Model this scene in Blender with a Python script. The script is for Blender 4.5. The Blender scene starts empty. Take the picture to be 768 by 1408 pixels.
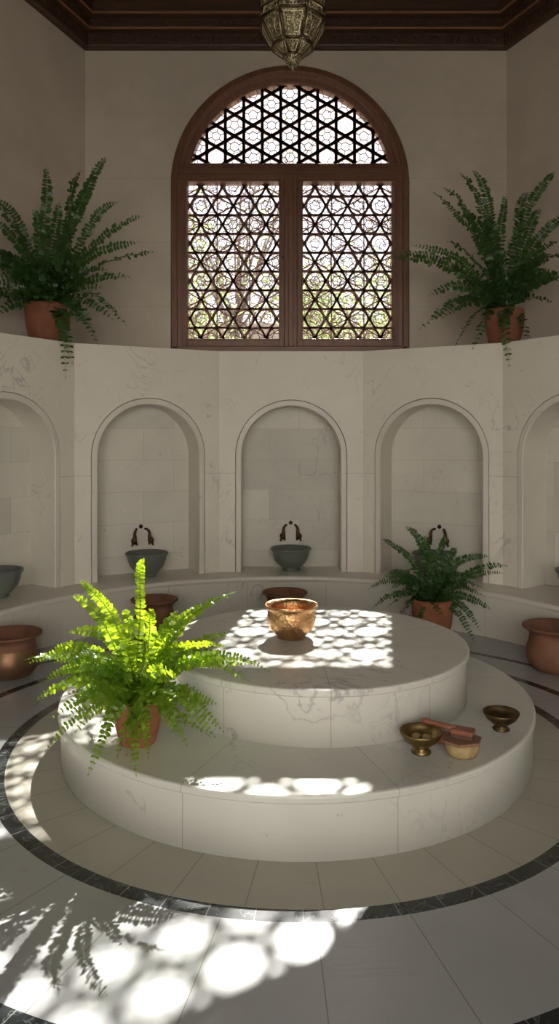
import bpy, math, random
from mathutils import Vector, Matrix
PI = math.pi
F = 1010.0            # focal length in pixels of a 768 x 1408 frame
CAMZ = 1.5
S = bpy.context.scene

# ---------------------------------------------------------------- camera
cam_d = bpy.data.cameras.new('camera')
cam = bpy.data.objects.new('camera', cam_d)
S.collection.objects.link(cam)
cam.location = (0, 0, CAMZ)
cam.rotation_euler = (PI/2, 0, 0)
cam_d.sensor_fit = 'HORIZONTAL'
cam_d.sensor_width = 36
cam_d.lens = F/768*36
cam_d.shift_y = -(704-605)/768
cam_d.clip_start = 0.05
S.camera = cam

# ---------------------------------------------------------------- world, sun, exposure
SUN = Vector((-0.152, -1.0, -0.90)).normalized()
w = bpy.data.worlds.new('world'); S.world = w
w.use_nodes = True
wn = w.node_tree.nodes; wl = w.node_tree.links
wn.clear()
sky = wn.new('ShaderNodeTexSky'); sky.sky_type = 'NISHITA'; sky.sun_disc = False
sky.sun_elevation = math.radians(42); sky.sun_rotation = math.radians(9)
sky.air_density = 1.0; sky.dust_density = 3.0; sky.ozone_density = 0.8
mixw = wn.new('ShaderNodeMixRGB'); mixw.inputs[0].default_value = 0.6
mixw.inputs[2].default_value = (0.78, 0.90, 1.08, 1)
skm = wn.new('ShaderNodeVectorMath'); skm.operation = 'SCALE'; skm.inputs['Scale'].default_value = 0.16
wl.new(sky.outputs[0], skm.inputs[0]); wl.new(skm.outputs[0], mixw.inputs[1])
bg = wn.new('ShaderNodeBackground'); bg.inputs[1].default_value = 1.1
wo = wn.new('ShaderNodeOutputWorld')
wl.new(mixw.outputs[0], bg.inputs[0]); wl.new(bg.outputs[0], wo.inputs[0])

sd = bpy.data.lights.new('sun', 'SUN'); sd.energy = 23.0; sd.angle = math.radians(0.5); sd.color = (1.0, 0.965, 0.905)
so = bpy.data.objects.new('sun', sd); S.collection.objects.link(so)
so.rotation_euler = SUN.to_track_quat('-Z', 'Y').to_euler(); so.location = (2, 16, 14)

def portal(name, loc, rot, sx, sy):
    d = bpy.data.lights.new(name, 'AREA'); d.shape = 'RECTANGLE'; d.size = sx; d.size_y = sy
    d.cycles.is_portal = True
    o = bpy.data.objects.new(name, d); S.collection.objects.link(o); o.location = loc; o.rotation_euler = rot
FILL_OPENING = (-2.5, 2.9, 3.7)      # x0, x1, top of the unseen opening behind the viewer, added for fill light
portal('portal_fill_opening', ((FILL_OPENING[0]+FILL_OPENING[1])/2, -3.1, FILL_OPENING[2]/2), (PI/2, 0, 0), FILL_OPENING[1]-FILL_OPENING[0], FILL_OPENING[2])
bpy.data.objects['portal_fill_opening'].rotation_euler = (PI/2, 0, PI)
portal('portal_window', (0.1, 7.5, 3.7), (-PI/2, 0, PI), 2.4, 2.9)
bpy.data.objects['portal_window'].rotation_euler = (PI/2, 0, 0)

S.view_settings.view_transform = 'Standard'
S.view_settings.look = 'None'
S.view_settings.exposure = 0.1
S.view_settings.gamma = 1.0
S.view_settings.use_curve_mapping = False
try:
    S.cycles.use_denoising = True
    S.cycles.sample_clamp_indirect = 6
    S.cycles.caustics_reflective = False
except Exception: pass

# ---------------------------------------------------------------- object helpers
COL = S.collection
def tag(o, label=None, cat=None, group=None, kind=None):
    if label: o['label'] = label
    if cat: o['category'] = cat
    if group: o['group'] = group
    if kind: o['kind'] = kind
    return o
def thing(name, label, cat, loc=(0, 0, 0), rz=0, group=None):
    o = bpy.data.objects.new(name, None); COL.objects.link(o)
    o.location = loc; o.rotation_euler = (0, 0, rz); o.empty_display_size = 0.1
    return tag(o, label, cat, group)
def struct(o):
    o['kind'] = 'structure'; return o
def copy_tree(o, parent=None):
    c = o.copy(); COL.objects.link(c)
    if parent: c.parent = parent
    for ch in list(o.children): copy_tree(ch, c)
    return c
def px(x, y, D):
    """the point in the room seen at a pixel, at a given distance"""
    return Vector(((x-384)/F*D, D, CAMZ+(605-y)/F*D))

class MB:
    def __init__(s): s.v = []; s.f = []; s.uv = []; s.sm = []
    def add(s, vs, fs, smooth=False, uvs=None):
        b = len(s.v); s.v += [tuple(p) for p in vs]
        for f in fs: s.f.append(tuple(b+i for i in f)); s.sm.append(smooth)
        s.uv += (uvs if uvs else [(0, 0)]*len(vs))
    def box(s, a, b):
        x0, y0, z0 = a; x1, y1, z1 = b
        s.add([(x0,y0,z0),(x1,y0,z0),(x1,y1,z0),(x0,y1,z0),(x0,y0,z1),(x1,y0,z1),(x1,y1,z1),(x0,y1,z1)],
              [(0,3,2,1),(4,5,6,7),(0,1,5,4),(1,2,6,5),(2,3,7,6),(3,0,4,7)])
    def bar(s, p, q, side, dep):
        """box from p to q with half extents given by the two vectors"""
        p = Vector(p); q = Vector(q); a = Vector(side); d = Vector(dep)
        vs = [p-a-d, p+a-d, p+a+d, p-a+d, q-a-d, q+a-d, q+a+d, q-a+d]
        s.add(vs, [(0,1,2,3),(7,6,5,4),(0,4,5,1),(1,5,6,2),(2,6,7,3),(3,7,4,0)])
    def lathe(s, prof, n=48, c=(0, 0, 0), smooth=True, close=False):
        vs = []; fs = []; m = len(prof)
        for i in range(n):
            a = 2*PI*i/n
            for r, z in prof: vs.append((c[0]+r*math.cos(a), c[1]+r*math.sin(a), c[2]+z))
        for i in range(n):
            j = (i+1) % n
            for k in range(m if close else m-1):
                l = (k+1) % m
                fs.append((i*m+k, j*m+k, j*m+l, i*m+l))
        s.add(vs, fs, smooth)
    def tube(s, pts, rad, n=10, smooth=True, cap=True):
        pts = [Vector(p) for p in pts]
        if not hasattr(rad, '__len__'): rad = [rad]*len(pts)
        vs = []; fs = []; nrm = None
        for i, p in enumerate(pts):
            t = (pts[min(i+1, len(pts)-1)]-pts[max(i-1, 0)]).normalized()
            if nrm is None:
                nrm = t.cross(Vector((0, 0, 1)))
                if nrm.length < 0.1: nrm = t.cross(Vector((1, 0, 0)))
            nrm = (nrm - t*nrm.dot(t)).normalized(); b = t.cross(nrm)
            for k in range(n):
                a = 2*PI*k/n; vs.append(p+(nrm*math.cos(a)+b*math.sin(a))*rad[i])
        for i in range(len(pts)-1):
            for k in range(n):
                l = (k+1) % n; fs.append((i*n+k, i*n+l, (i+1)*n+l, (i+1)*n+k))
        if cap: fs.append(tuple(range(n))[::-1]); fs.append(tuple((len(pts)-1)*n+k for k in range(n)))
        s.add(vs, fs, smooth)
    def prism(s, poly, z0, z1):
        n = len(poly); vs = [(x, y, z0) for x, y in poly]+[(x, y, z1) for x, y in poly]
        s.add(vs, [tuple(range(n))[::-1], tuple(range(n, 2*n))]+[(i, (i+1) % n, n+(i+1) % n, n+i) for i in range(n)])
    def ball(s, c, r, sc=(1, 1, 1), n=14, m=8):
        prof = [(r*math.sin(PI*k/m)+1e-5, -r*math.cos(PI*k/m)) for k in range(m+1)]
        b = len(s.v); s.lathe(prof, n)
        for i in range(b, len(s.v)):
            x, y, z = s.v[i]; s.v[i] = (c[0]+x*sc[0], c[1]+y*sc[1], c[2]+z*sc[2])
    def build(s, name, mat, parent=None, bevel=0, solid=0, subsurf=0, uv=False):
        me = bpy.data.meshes.new(name); me.from_pydata(s.v, [], s.f); me.update()
        me.polygons.foreach_set('use_smooth', s.sm)
        if uv:
            l = me.uv_layers.new(name='UVMap')
            for lp in me.loops: l.data[lp.index].uv = s.uv[lp.vertex_index]
        me.materials.append(mat)
        o = bpy.data.objects.new(name, me); COL.objects.link(o)
        if parent: o.parent = parent
        if bevel:
            b = o.modifiers.new('bevel', 'BEVEL'); b.width = bevel; b.segments = 2; b.limit_method = 'ANGLE'; b.angle_limit = math.radians(40)
        return o

# ---------------------------------------------------------------- material helpers
class NT:
    def __init__(s, name):
        s.m = bpy.data.materials.new(name); s.m.use_nodes = True; s.t = s.m.node_tree; s.t.nodes.clear()
        s.out = s.t.nodes.new('ShaderNodeOutputMaterial'); s.b = s.t.nodes.new('ShaderNodeBsdfPrincipled')
        s.t.links.new(s.b.outputs[0], s.out.inputs[0])
        s.co = s.t.nodes.new('ShaderNodeTexCoord')
    def set(s, sock, v):
        if isinstance(v, bpy.types.NodeSocket): s.t.links.new(v, sock)
        else: sock.default_value = v
    def m_(s, op, a, b=0.0, c=0.0):
        n = s.t.nodes.new('ShaderNodeMath'); n.operation = op
        s.set(n.inputs[0], a); s.set(n.inputs[1], b); s.set(n.inputs[2], c); return n.outputs[0]
    def mix(s, f, a, b):
        n = s.t.nodes.new('ShaderNodeMixRGB'); s.set(n.inputs[0], f)
        s.set(n.inputs[1], a if isinstance(a, bpy.types.NodeSocket) else (*a, 1)); s.set(n.inputs[2], b if isinstance(b, bpy.types.NodeSocket) else (*b, 1))
        return n.outputs[0]
    def noise(s, scale, detail=4, dist=0.0, rough=0.5, vec=None):
        n = s.t.nodes.new('ShaderNodeTexNoise'); n.inputs['Scale'].default_value = scale; n.inputs['Detail'].default_value = detail
        n.inputs['Distortion'].default_value = dist; n.inputs['Roughness'].default_value = rough
        s.t.links.new(vec or s.co.outputs['Object'], n.inputs['Vector']); return n.outputs['Fac']
    def ramp(s, f, p0, p1):
        n = s.t.nodes.new('ShaderNodeMapRange'); s.set(n.inputs[0], f); n.inputs[1].default_value = p0; n.inputs[2].default_value = p1
        return n.outputs[0]
    def scaled(s, v, sc):
        n = s.t.nodes.new('ShaderNodeVectorMath'); n.operation = 'MULTIPLY'; s.t.links.new(v, n.inputs[0]); n.inputs[1].default_value = sc; return n.outputs[0]
    def bump(s, h, strength=0.2, dist=0.01):
        n = s.t.nodes.new('ShaderNodeBump'); n.inputs['Strength'].default_value = strength; n.inputs['Distance'].default_value = dist
        s.t.links.new(h, n.inputs['Height']); s.t.links.new(n.outputs[0], s.b.inputs['Normal'])
    def fin(s, col, rough=0.5, metal=0.0, spec=None):
        s.set(s.b.inputs['Base Color'], col if isinstance(col, bpy.types.NodeSocket) else (*col, 1))
        s.set(s.b.inputs['Roughness'], rough); s.b.inputs['Metallic'].default_value = metal
        if spec is not None: s.b.inputs['Specular IOR Level'].default_value = spec
        return s.m
def veins(n, base, scale=1.6, amt=0.5, cloud=0.5, vein=(0.33, 0.32, 0.31), warm=None):
    """marble: clouded ground, thin grey veins, small ochre specks"""
    c = n.noise(scale*1.3, 5, 0.6)
    b2 = n.mix(0.16, base, (0, 0, 0))
    col = n.mix(n.m_('MULTIPLY', n.ramp(c, 0.35, 0.7), cloud), base, b2)
    v = n.noise(scale, 7, 1.6, 0.55)
    line = n.m_('SUBTRACT', 1.0, n.ramp(n.m_('ABSOLUTE', n.m_('SUBTRACT', v, 0.5)), 0.0, 0.012))
    mask = n.ramp(n.noise(scale*0.8+0.37, 3), 0.5, 0.68)
    col = n.mix(n.m_('MULTIPLY', n.m_('MULTIPLY', line, mask), amt), col, vein)
    v2 = n.noise(scale*3.1, 6, 2.2, 0.6)
    line2 = n.m_('SUBTRACT', 1.0, n.ramp(n.m_('ABSOLUTE', n.m_('SUBTRACT', v2, 0.52)), 0.0, 0.02))
    mask2 = n.ramp(n.noise(scale*1.7+0.9, 3), 0.55, 0.7)
    col = n.mix(n.m_('MULTIPLY', n.m_('MULTIPLY', line2, mask2), amt*0.55), col, vein)
    sp = n.ramp(n.noise(scale*9, 3, 1.0), 0.70, 0.76)
    return n.mix(n.m_('MULTIPLY', sp, 0.45), col, warm or (0.38, 0.30, 0.20))
def sepxyz(n, v=None):
    x = n.t.nodes.new('ShaderNodeSeparateXYZ'); n.t.links.new(v or n.co.outputs['Object'], x.inputs[0]); return x.outputs

MARBLE = (0.80, 0.77, 0.705)
M = {}
# marble panels of the niche wall with one level joint
n = NT('wall_marble'); col = veins(n, (0.84, 0.79, 0.69), 1.5, 0.6, 0.5)
z = sepxyz(n)[2]
j = n.m_('LESS_THAN', n.m_('ABSOLUTE', n.m_('SUBTRACT', z, 1.21)), 0.0022)
M['wall_marble'] = n.fin(n.mix(n.m_('MULTIPLY', j, 0.6), col, (0.30, 0.27, 0.23)), 0.5)
n.bump(n.noise(40, 4), 0.05, 0.004)
n = NT('trim_marble'); M['trim_marble'] = n.fin(veins(n, (0.77, 0.725, 0.635), 2.0, 0.35, 0.4), 0.45)
n = NT('bench_marble'); M['bench_marble'] = n.fin(veins(n, (0.76, 0.72, 0.64), 1.8, 0.5, 0.5), 0.35)
# stone courses at the back of the niches
n = NT('niche_stone'); base = veins(n, (0.76, 0.72, 0.63), 1.9, 0.5, 0.6)
br = n.t.nodes.new('ShaderNodeTexBrick'); n.t.links.new(n.co.outputs['UV'], br.inputs['Vector'])
br.inputs['Scale'].default_value = 1.0; br.inputs['Mortar Size'].default_value = 0.0016; br.inputs['Brick Width'].default_value = 0.74
br.inputs['Row Height'].default_value = 0.277; br.inputs['Color1'].default_value = (1, 1, 1, 1); br.inputs['Color2'].default_value = (0.72, 0.74, 0.74, 1)
br.inputs['Mortar'].default_value = (0.72, 0.68, 0.62, 1); br.inputs['Bias'].default_value = -0.35; br.offset = 0.37
mm = n.t.nodes.new('ShaderNodeMixRGB'); mm.blend_type = 'MULTIPLY'; mm.inputs[0].default_value = 1
n.t.links.new(base, mm.inputs[1]); n.t.links.new(br.outputs[0], mm.inputs[2])
M['niche_stone'] = n.fin(mm.outputs[0], 0.55)
# platforms
def platform_mat(name, cx, cy, N, off, base):
    n = NT(name); col = veins(n, base, 1.5, 0.85, 0.5, (0.36, 0.355, 0.35))
    o = sepxyz(n); X = n.m_('SUBTRACT', o[0], cx); Y = n.m_('SUBTRACT', o[1], cy)
    r = n.m_('SQRT', n.m_('ADD', n.m_('MULTIPLY', X, X), n.m_('MULTIPLY', Y, Y)))
    th = n.m_('DIVIDE', n.m_('ARCTAN2', X, n.m_('MULTIPLY', Y, -1.0)), 2*PI/N)
    u = n.m_('ABSOLUTE', n.m_('SUBTRACT', n.m_('FRACT', n.m_('ADD', th, 100.5-off/(360/N))), 0.5))
    j = n.m_('LESS_THAN', n.m_('MULTIPLY', n.m_('MULTIPLY', u, r), 2*PI/N), 0.0016)
    return n.fin(n.mix(n.m_('MULTIPLY', j, 0.75), col, (0.34, 0.29, 0.22)), 0.28)
T1 = (0.18, 3.76); T2 = (0.08, 3.76)
M['tier_lower'] = platform_mat('tier_lower_marble', T2[0], T2[1], 9, 17.7, (0.69, 0.68, 0.62))
M['tier_upper'] = platform_mat('tier_upper_marble', T1[0], T1[1], 10, 2.3, (0.74, 0.72, 0.655))
# floor: radial slabs and three black rings
n = NT('floor_marble')
o = sepxyz(n)
def polar(cx, cy):
    X = n.m_('SUBTRACT', o[0], cx); Y = n.m_('SUBTRACT', o[1], cy)
    r = n.m_('SQRT', n.m_('ADD', n.m_('MULTIPLY', X, X), n.m_('MULTIPLY', Y, Y)))
    return r, n.m_('ARCTAN2', X, n.m_('MULTIPLY', Y, -1.0))
def radial(r, th, N, off, w):
    u = n.m_('ADD', n.m_('DIVIDE', th, 2*PI/N), 100.5-off/(360/N))
    d = n.m_('ABSOLUTE', n.m_('SUBTRACT', n.m_('FRACT', u), 0.5))
    return n.m_('LESS_THAN', n.m_('MULTIPLY', n.m_('MULTIPLY', d, r), 2*PI/N), w), n.m_('FLOOR', u)
r1, t1 = polar(0.075, 3.72)
inner = n.m_('LESS_THAN', r1, 1.40)
ja, ia = radial(r1, t1, 34, 2.8, 0.0016)
jb, ib = radial(r1, t1, 30, 1.6, 0.0018)
jj = n.m_('ADD', n.m_('MULTIPLY', ja, inner), n.m_('MULTIPLY', jb, n.m_('SUBTRACT', 1.0, inner)))
idv = n.m_('ADD', n.m_('MULTIPLY', ia, inner), n.m_('MULTIPLY', n.m_('ADD', ib, 77.0), n.m_('SUBTRACT', 1.0, inner)))
wnz = n.t.nodes.new('ShaderNodeTexWhiteNoise'); wnz.noise_dimensions = '1D'; n.t.links.new(idv, wnz.inputs['W'])
fbase = n.mix(inner, (0.465, 0.475, 0.475), (0.47, 0.45, 0.375))
col = veins(n, fbase, 1.25, 0.7, 0.9, (0.36, 0.36, 0.36))
col = n.mix(n.m_('MULTIPLY', wnz.outputs['Value'], 0.16), col, (0.42, 0.41, 0.38))
col = n.mix(n.m_('MULTIPLY', jj, 0.8), col, (0.23, 0.21, 0.18))
band = None
for (cx, cy, R, wd, N, off) in ((0.075, 3.72, 1.405, 0.062, 58, 0, ), (0.013, 3.567, 1.808, 0.058, 74, 1), (0.014, 3.347, 2.269, 0.050, 90, 2)):
    r, th = polar(cx, cy)
    bm_ = n.m_('LESS_THAN', n.m_('ABSOLUTE', n.m_('SUBTRACT', r, R)), wd/2)
    jt, _ = radial(r, th, N, off, 0.0014)
    vein = n.m_('SUBTRACT', 1.0, n.ramp(n.m_('ABSOLUTE', n.m_('SUBTRACT', n.noise(7, 5, 1.5), 0.5)), 0.0, 0.018))
    bc = n.mix(n.m_('MULTIPLY', vein, 0.35), (0.022, 0.026, 0.026), (0.30, 0.31, 0.30))
    bc = n.mix(n.m_('MULTIPLY', jt, 0.6), bc, (0.42, 0.42, 0.40))
    col = n.mix(bm_, col, bc)
M['floor'] = n.fin(col, 0.21)
# upper wall: lime-washed stone with very faint courses
n = NT('upper_wall_stone')
c = n.noise(1.1, 6, 0.4); col = n.mix(n.ramp(c, 0.3, 0.75), (0.62, 0.55, 0.455), (0.51, 0.45, 0.37))
c2 = n.noise(6, 6, 0.3); col = n.mix(n.m_('MULTIPLY', n.ramp(c2, 0.45, 0.75), 0.35), col, (0.67, 0.60, 0.50))
v = n.noise(3.3, 7, 1.8); ln = n.m_('SUBTRACT', 1.0, n.ramp(n.m_('ABSOLUTE', n.m_('SUBTRACT', v, 0.53)), 0.0, 0.012))
col = n.mix(n.m_('MULTIPLY', n.m_('MULTIPLY', ln, n.ramp(n.noise(2.2, 2), 0.5, 0.62)), 0.3), col, (0.66, 0.6, 0.52))
zz = n.m_('ABSOLUTE', n.m_('SUBTRACT', n.m_('FRACT', n.m_('DIVIDE', sepxyz(n)[2], 0.62)), 0.5))
col = n.mix(n.m_('MULTIPLY', n.m_('LESS_THAN', zz, 0.004), 0.28), col, (0.33, 0.28, 0.23))
M['upper_wall'] = n.fin(col, 0.8); n.bump(n.noise(18, 8, 0.3, 0.65), 0.25, 0.01)
def wood(name, a, b, rough=0.45, sc=(3, 3, 30)):
    n = NT(name); vec = n.scaled(n.co.outputs['Object'], sc)
    g = n.noise(1.2, 6, 1.2, 0.6, vec); col = n.mix(n.ramp(g, 0.3, 0.7), a, b)
    n.bump(g, 0.15, 0.003); return n.fin(col, rough)
M['window_wood'] = wood('window_wood', (0.19, 0.080, 0.040), (0.11, 0.042, 0.021), 0.42, (20, 20, 2.5))
M['rail_wood'] = wood('rail_wood', (0.19, 0.080, 0.040), (0.11, 0.042, 0.021), 0.42, (2.5, 20, 20))
M['lattice_wood'] = wood('lattice_wood', (0.38, 0.20, 0.15), (0.28, 0.14, 0.105), 0.5, (12, 12, 12))  # lightened so the colour holds the glare of the window
M['ceiling_wood'] = wood('ceiling_wood', (0.085, 0.044, 0.026), (0.045, 0.023, 0.013), 0.5, (2, 12, 12))
M['edge_wood'] = wood('edge_wood', (0.36, 0.17, 0.10), (0.26, 0.12, 0.07), 0.4, (2, 12, 12))
def clay(name, a, b, rough=0.75, metal=0.0, sc=6, bump=0.2):
    n = NT(name); c = n.noise(sc, 6, 0.8); col = n.mix(n.ramp(c, 0.35, 0.68), a, b)
    vec = n.scaled(n.co.outputs['Object'], (2, 2, 60)); n.bump(n.noise(1.5, 3, 0.3, 0.5, vec), bump, 0.004)
    return n.fin(col, rough, metal)
M['terracotta'] = clay('terracotta', (0.38, 0.145, 0.066), (0.27, 0.095, 0.045))
M['shaded_terracotta'] = clay('shaded_terracotta', (0.30, 0.11, 0.052), (0.20, 0.072, 0.036))  # terracotta again, with the shade on the ledge put into its colour
M['old_clay'] = clay('old_clay', (0.26, 0.115, 0.065), (0.17, 0.075, 0.042))
M['bronze_clay'] = clay('bronze_clay', (0.30, 0.175, 0.09), (0.20, 0.10, 0.055), 0.42, 0.65, 9)
M['soil'] = clay('soil', (0.03, 0.02, 0.013), (0.015, 0.01, 0.007), 0.95, 0, 40)
def metal(name, a, b, rough, sc=10, hammer=0.0, met=1.0):
    n = NT(name); c = n.noise(sc, 6, 0.6); col = n.mix(n.ramp(c, 0.35, 0.68), a, b)
    if hammer:
        v = n.t.nodes.new('ShaderNodeTexVoronoi'); v.inputs['Scale'].default_value = 60; n.t.links.new(n.co.outputs['Object'], v.inputs['Vector'])
        n.bump(v.outputs['Distance'], hammer, 0.006)
    return n.fin(col, n.m_('ADD', n.m_('MULTIPLY', c, 0.25), rough-0.1), met)
M['copper'] = metal('hammered_copper', (0.76, 0.47, 0.23), (0.50, 0.26, 0.12), 0.38, 9, 0.5)
M['brass'] = metal('aged_brass', (0.36, 0.26, 0.11), (0.18, 0.12, 0.05), 0.38, 14, 0.1)
M['filigree'] = metal('filigree_brass', (0.85, 0.76, 0.52), (0.60, 0.50, 0.30), 0.35, 30)
M['dark_brass'] = metal('dark_brass', (0.20, 0.145, 0.075), (0.08, 0.055, 0.03), 0.45, 14, 0.1)
M['tap_bronze'] = metal('tap_bronze', (0.16, 0.085, 0.045), (0.07, 0.04, 0.025), 0.42, 30)
n = NT('basin_stone'); M['basin_stone'] = n.fin(veins(n, (0.165, 0.18, 0.16), 5, 0.55, 0.8, (0.30, 0.32, 0.29), (0.10, 0.11, 0.10)), 0.4)
M['soap'] = clay('soap_dish_clay', (0.50, 0.37, 0.17), (0.36, 0.25, 0.11), 0.6, 0, 18)
M['lid_wood'] = wood('lid_wood', (0.30, 0.16, 0.10), (0.22, 0.11, 0.07), 0.55, (20, 5, 5))
M['brush_wood'] = wood('brush_wood', (0.34, 0.13, 0.07), (0.24, 0.085, 0.045), 0.45, (20, 5, 5))
M['bristle'] = clay('bristle', (0.16, 0.075, 0.045), (0.10, 0.05, 0.03), 0.9, 0, 60)
def leafmat(name, a, b, tr, tf=0.42):
    n = NT(name); c = n.noise(12, 3); col = n.mix(n.ramp(c, 0.35, 0.65), a, b)
    n.fin(col, 0.36, 0, 0.6)
    t = n.t.nodes.new('ShaderNodeBsdfTranslucent'); t.inputs[0].default_value = (*tr, 1)
    mx = n.t.nodes.new('ShaderNodeMixShader'); mx.inputs[0].default_value = tf
    n.t.links.new(n.b.outputs[0], mx.inputs[1]); n.t.links.new(t.outputs[0], mx.inputs[2]); n.t.links.new(mx.outputs[0], n.out.inputs[0])
    return n.m
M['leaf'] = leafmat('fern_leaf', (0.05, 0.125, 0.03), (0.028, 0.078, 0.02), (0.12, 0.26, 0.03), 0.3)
M['leaf_sunlit'] = leafmat('sunlit_fern_leaf', (0.15, 0.27, 0.03), (0.10, 0.20, 0.022), (0.50, 0.68, 0.025), 0.5)  # same fern green, brightened so the colour itself holds sunlight
M['stem'] = clay('frond_stem', (0.13, 0.16, 0.05), (0.09, 0.10, 0.04), 0.6, 0, 20, 0)
M['tree_leaf'] = leafmat('tree_leaf', (0.42, 0.50, 0.24), (0.34, 0.42, 0.18), (0.6, 0.75, 0.3), 0.5)  # paled so the colour carries outdoor haze
M['bark'] = clay('bark', (0.34, 0.29, 0.25), (0.24, 0.20, 0.17), 0.9, 0, 12, 0.4)  # lightened with the foliage for the same painted haze
n = NT('garden_paving'); M['paving'] = n.fin(n.mix(n.noise(0.8, 6), (0.50, 0.46, 0.40), (0.42, 0.38, 0.33)), 0.9)
n = NT('bounce_wall_render'); M['bounce_wall'] = n.fin(n.mix(n.noise(0.5, 6), (0.655, 0.645, 0.625), (0.61, 0.60, 0.58)), 0.9)  # surface of the added wall that bounces fill light
n = NT('garden_wall_render'); M['garden_wall'] = n.fin(n.mix(n.noise(0.5, 6), (0.62, 0.50, 0.42), (0.52, 0.42, 0.35)), 0.9)
# pierced brass panels of the lantern
n = NT('pierced_panel')
v = n.t.nodes.new('ShaderNodeTexVoronoi'); v.inputs['Scale'].default_value = 120; n.t.links.new(n.co.outputs['Object'], v.inputs['Vector'])
f = n.ramp(v.outputs['Distance'], 0.25, 0.5)
M['pierced'] = n.fin(n.mix(f, (0.72, 0.62, 0.38), (0.13, 0.11, 0.06)), 0.36, 0.6); n.bump(v.outputs['Distance'], 0.8, 0.004)

# ================================================================= THE SETTING
RC = (0.06, 4.10)                      # middle of the rotunda
LEDGE = 2.276; BENCH = 0.346
V = [(-2.45, 3.60), (-2.34, 4.84), (-1.64, 5.88), (-0.526, 6.42), (0.73, 6.42), (1.78, 5.86), (2.48, 4.82), (2.58, 3.60)]
A = (-1.877, 7.1); B = (-3.0, 4.1); Cc = (-3.0, -3.1)
A2 = (2.193, 7.1); B2 = (3.46, 4.16); C2 = (3.46, -3.1)
TOP = 5.85

m = MB(); m.box((-3.3, -3.4, -0.12), (3.8, 7.5, 0.0)); struct(m.build('floor', M['floor']))

def wall_run(name, p, q, z0, z1, th, mat):
    """upright wall slab whose inner face runs from p to q; thickness goes outward (left of p->q)"""
    p = Vector((*p, 0)); q = Vector((*q, 0)); d = (q-p).normalized(); nn = Vector((-d.y, d.x, 0))*th
    m = MB(); vs = [p, q, q+nn, p+nn]; m.prism([(v.x, v.y) for v in vs], z0, z1)
    return struct(m.build(name, mat))
wall_run('wall_left', B, A, 0, TOP, 0.3, M['upper_wall'])
wall_run('wall_left_side', Cc, B, 0, TOP, 0.3, M['upper_wall'])
wall_run('wall_right', A2, B2, 0, TOP, 0.3, M['upper_wall'])
wall_run('wall_right_side', B2, C2, 0, TOP, 0.3, M['upper_wall'])
# unseen wall behind the viewer, its wide opening added to let light in
m = MB()
m.box((-3.3, -3.4, 0), (FILL_OPENING[0], -3.1, TOP)); m.box((FILL_OPENING[1], -3.4, 0), (3.76, -3.1, TOP)); m.box((FILL_OPENING[0], -3.4, FILL_OPENING[2]), (FILL_OPENING[1], -3.1, TOP))
struct(m.build('wall_front_unseen', M['upper_wall']))

# window wall with the arched opening
WX = 0.102; WR = 1.15; WZ = 3.967; WY = 7.1; WT = 0.36
def arch_panel(m, x0, x1, z0, z1, cx, zb, zs, R, y0, y1, xf, seg=40, reveal=True, front=True, back=True):
    """flat panel x0..x1, z0..z1 with an arched hole (bottom zb, spring zs, radius R); xf maps (u, depth, z) to the room"""
    us = [cx-R*math.cos(PI*i/seg) for i in range(seg+1)]; zs_ = [zs+R*math.sin(PI*i/seg) for i in range(seg+1)]
    def quad(pts, yy, flip):
        vs = [xf(u, yy, z) for u, z in pts]; m.add(vs, [(3, 2, 1, 0) if flip else (0, 1, 2, 3)], uvs=[(u, z) for u, z in pts])
    faces = [[(x0, z0), (us[0], z0), (us[0], zs), (x0, zs)], [(us[-1], z0), (x1, z0), (x1, zs), (us[-1], zs)],
             [(x0, zs), (us[0], zs), (us[0], z1), (x0, z1)], [(us[-1], zs), (x1, zs), (x1, z1), (us[-1], z1)]]
    for i in range(seg): faces.append([(us[i], zs_[i]), (us[i+1], zs_[i+1]), (us[i+1], z1), (us[i], z1)])
    if zb > z0: faces.append([(us[0], z0), (us[-1], z0), (us[-1], zb), (us[0], zb)])
    for f in faces:
        if front: quad(f, y0, False)
        if back: quad(f, y1, True)
    if reveal:
        path = [(us[0], zb)]+list(zip(us, zs_))+[(us[-1], zb)]
        for (a, za), (b, zb_) in zip(path[:-1], path[1:]):
            m.add([xf(a, y0, za), xf(a, y1, za), xf(b, y1, zb_), xf(b, y0, zb_)], [(0, 1, 2, 3)], uvs=[(0, za), (abs(y1-y0), za), (abs(y1-y0), zb_), (0, zb_)])
    return path if reveal else None
m = MB()
arch_panel(m, A[0]-0.3, A2[0]+0.35, 0, TOP, WX, LEDGE, WZ, WR, WY, WY+WT, lambda u, d, z: (u, d, z), 64)
m.add([(WX-WR, WY, LEDGE), (WX+WR, WY, LEDGE), (WX+WR, WY+WT, LEDGE), (WX-WR, WY+WT, LEDGE)], [(0, 1, 2, 3)])
struct(m.build('wall_back', M['upper_wall']))

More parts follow.
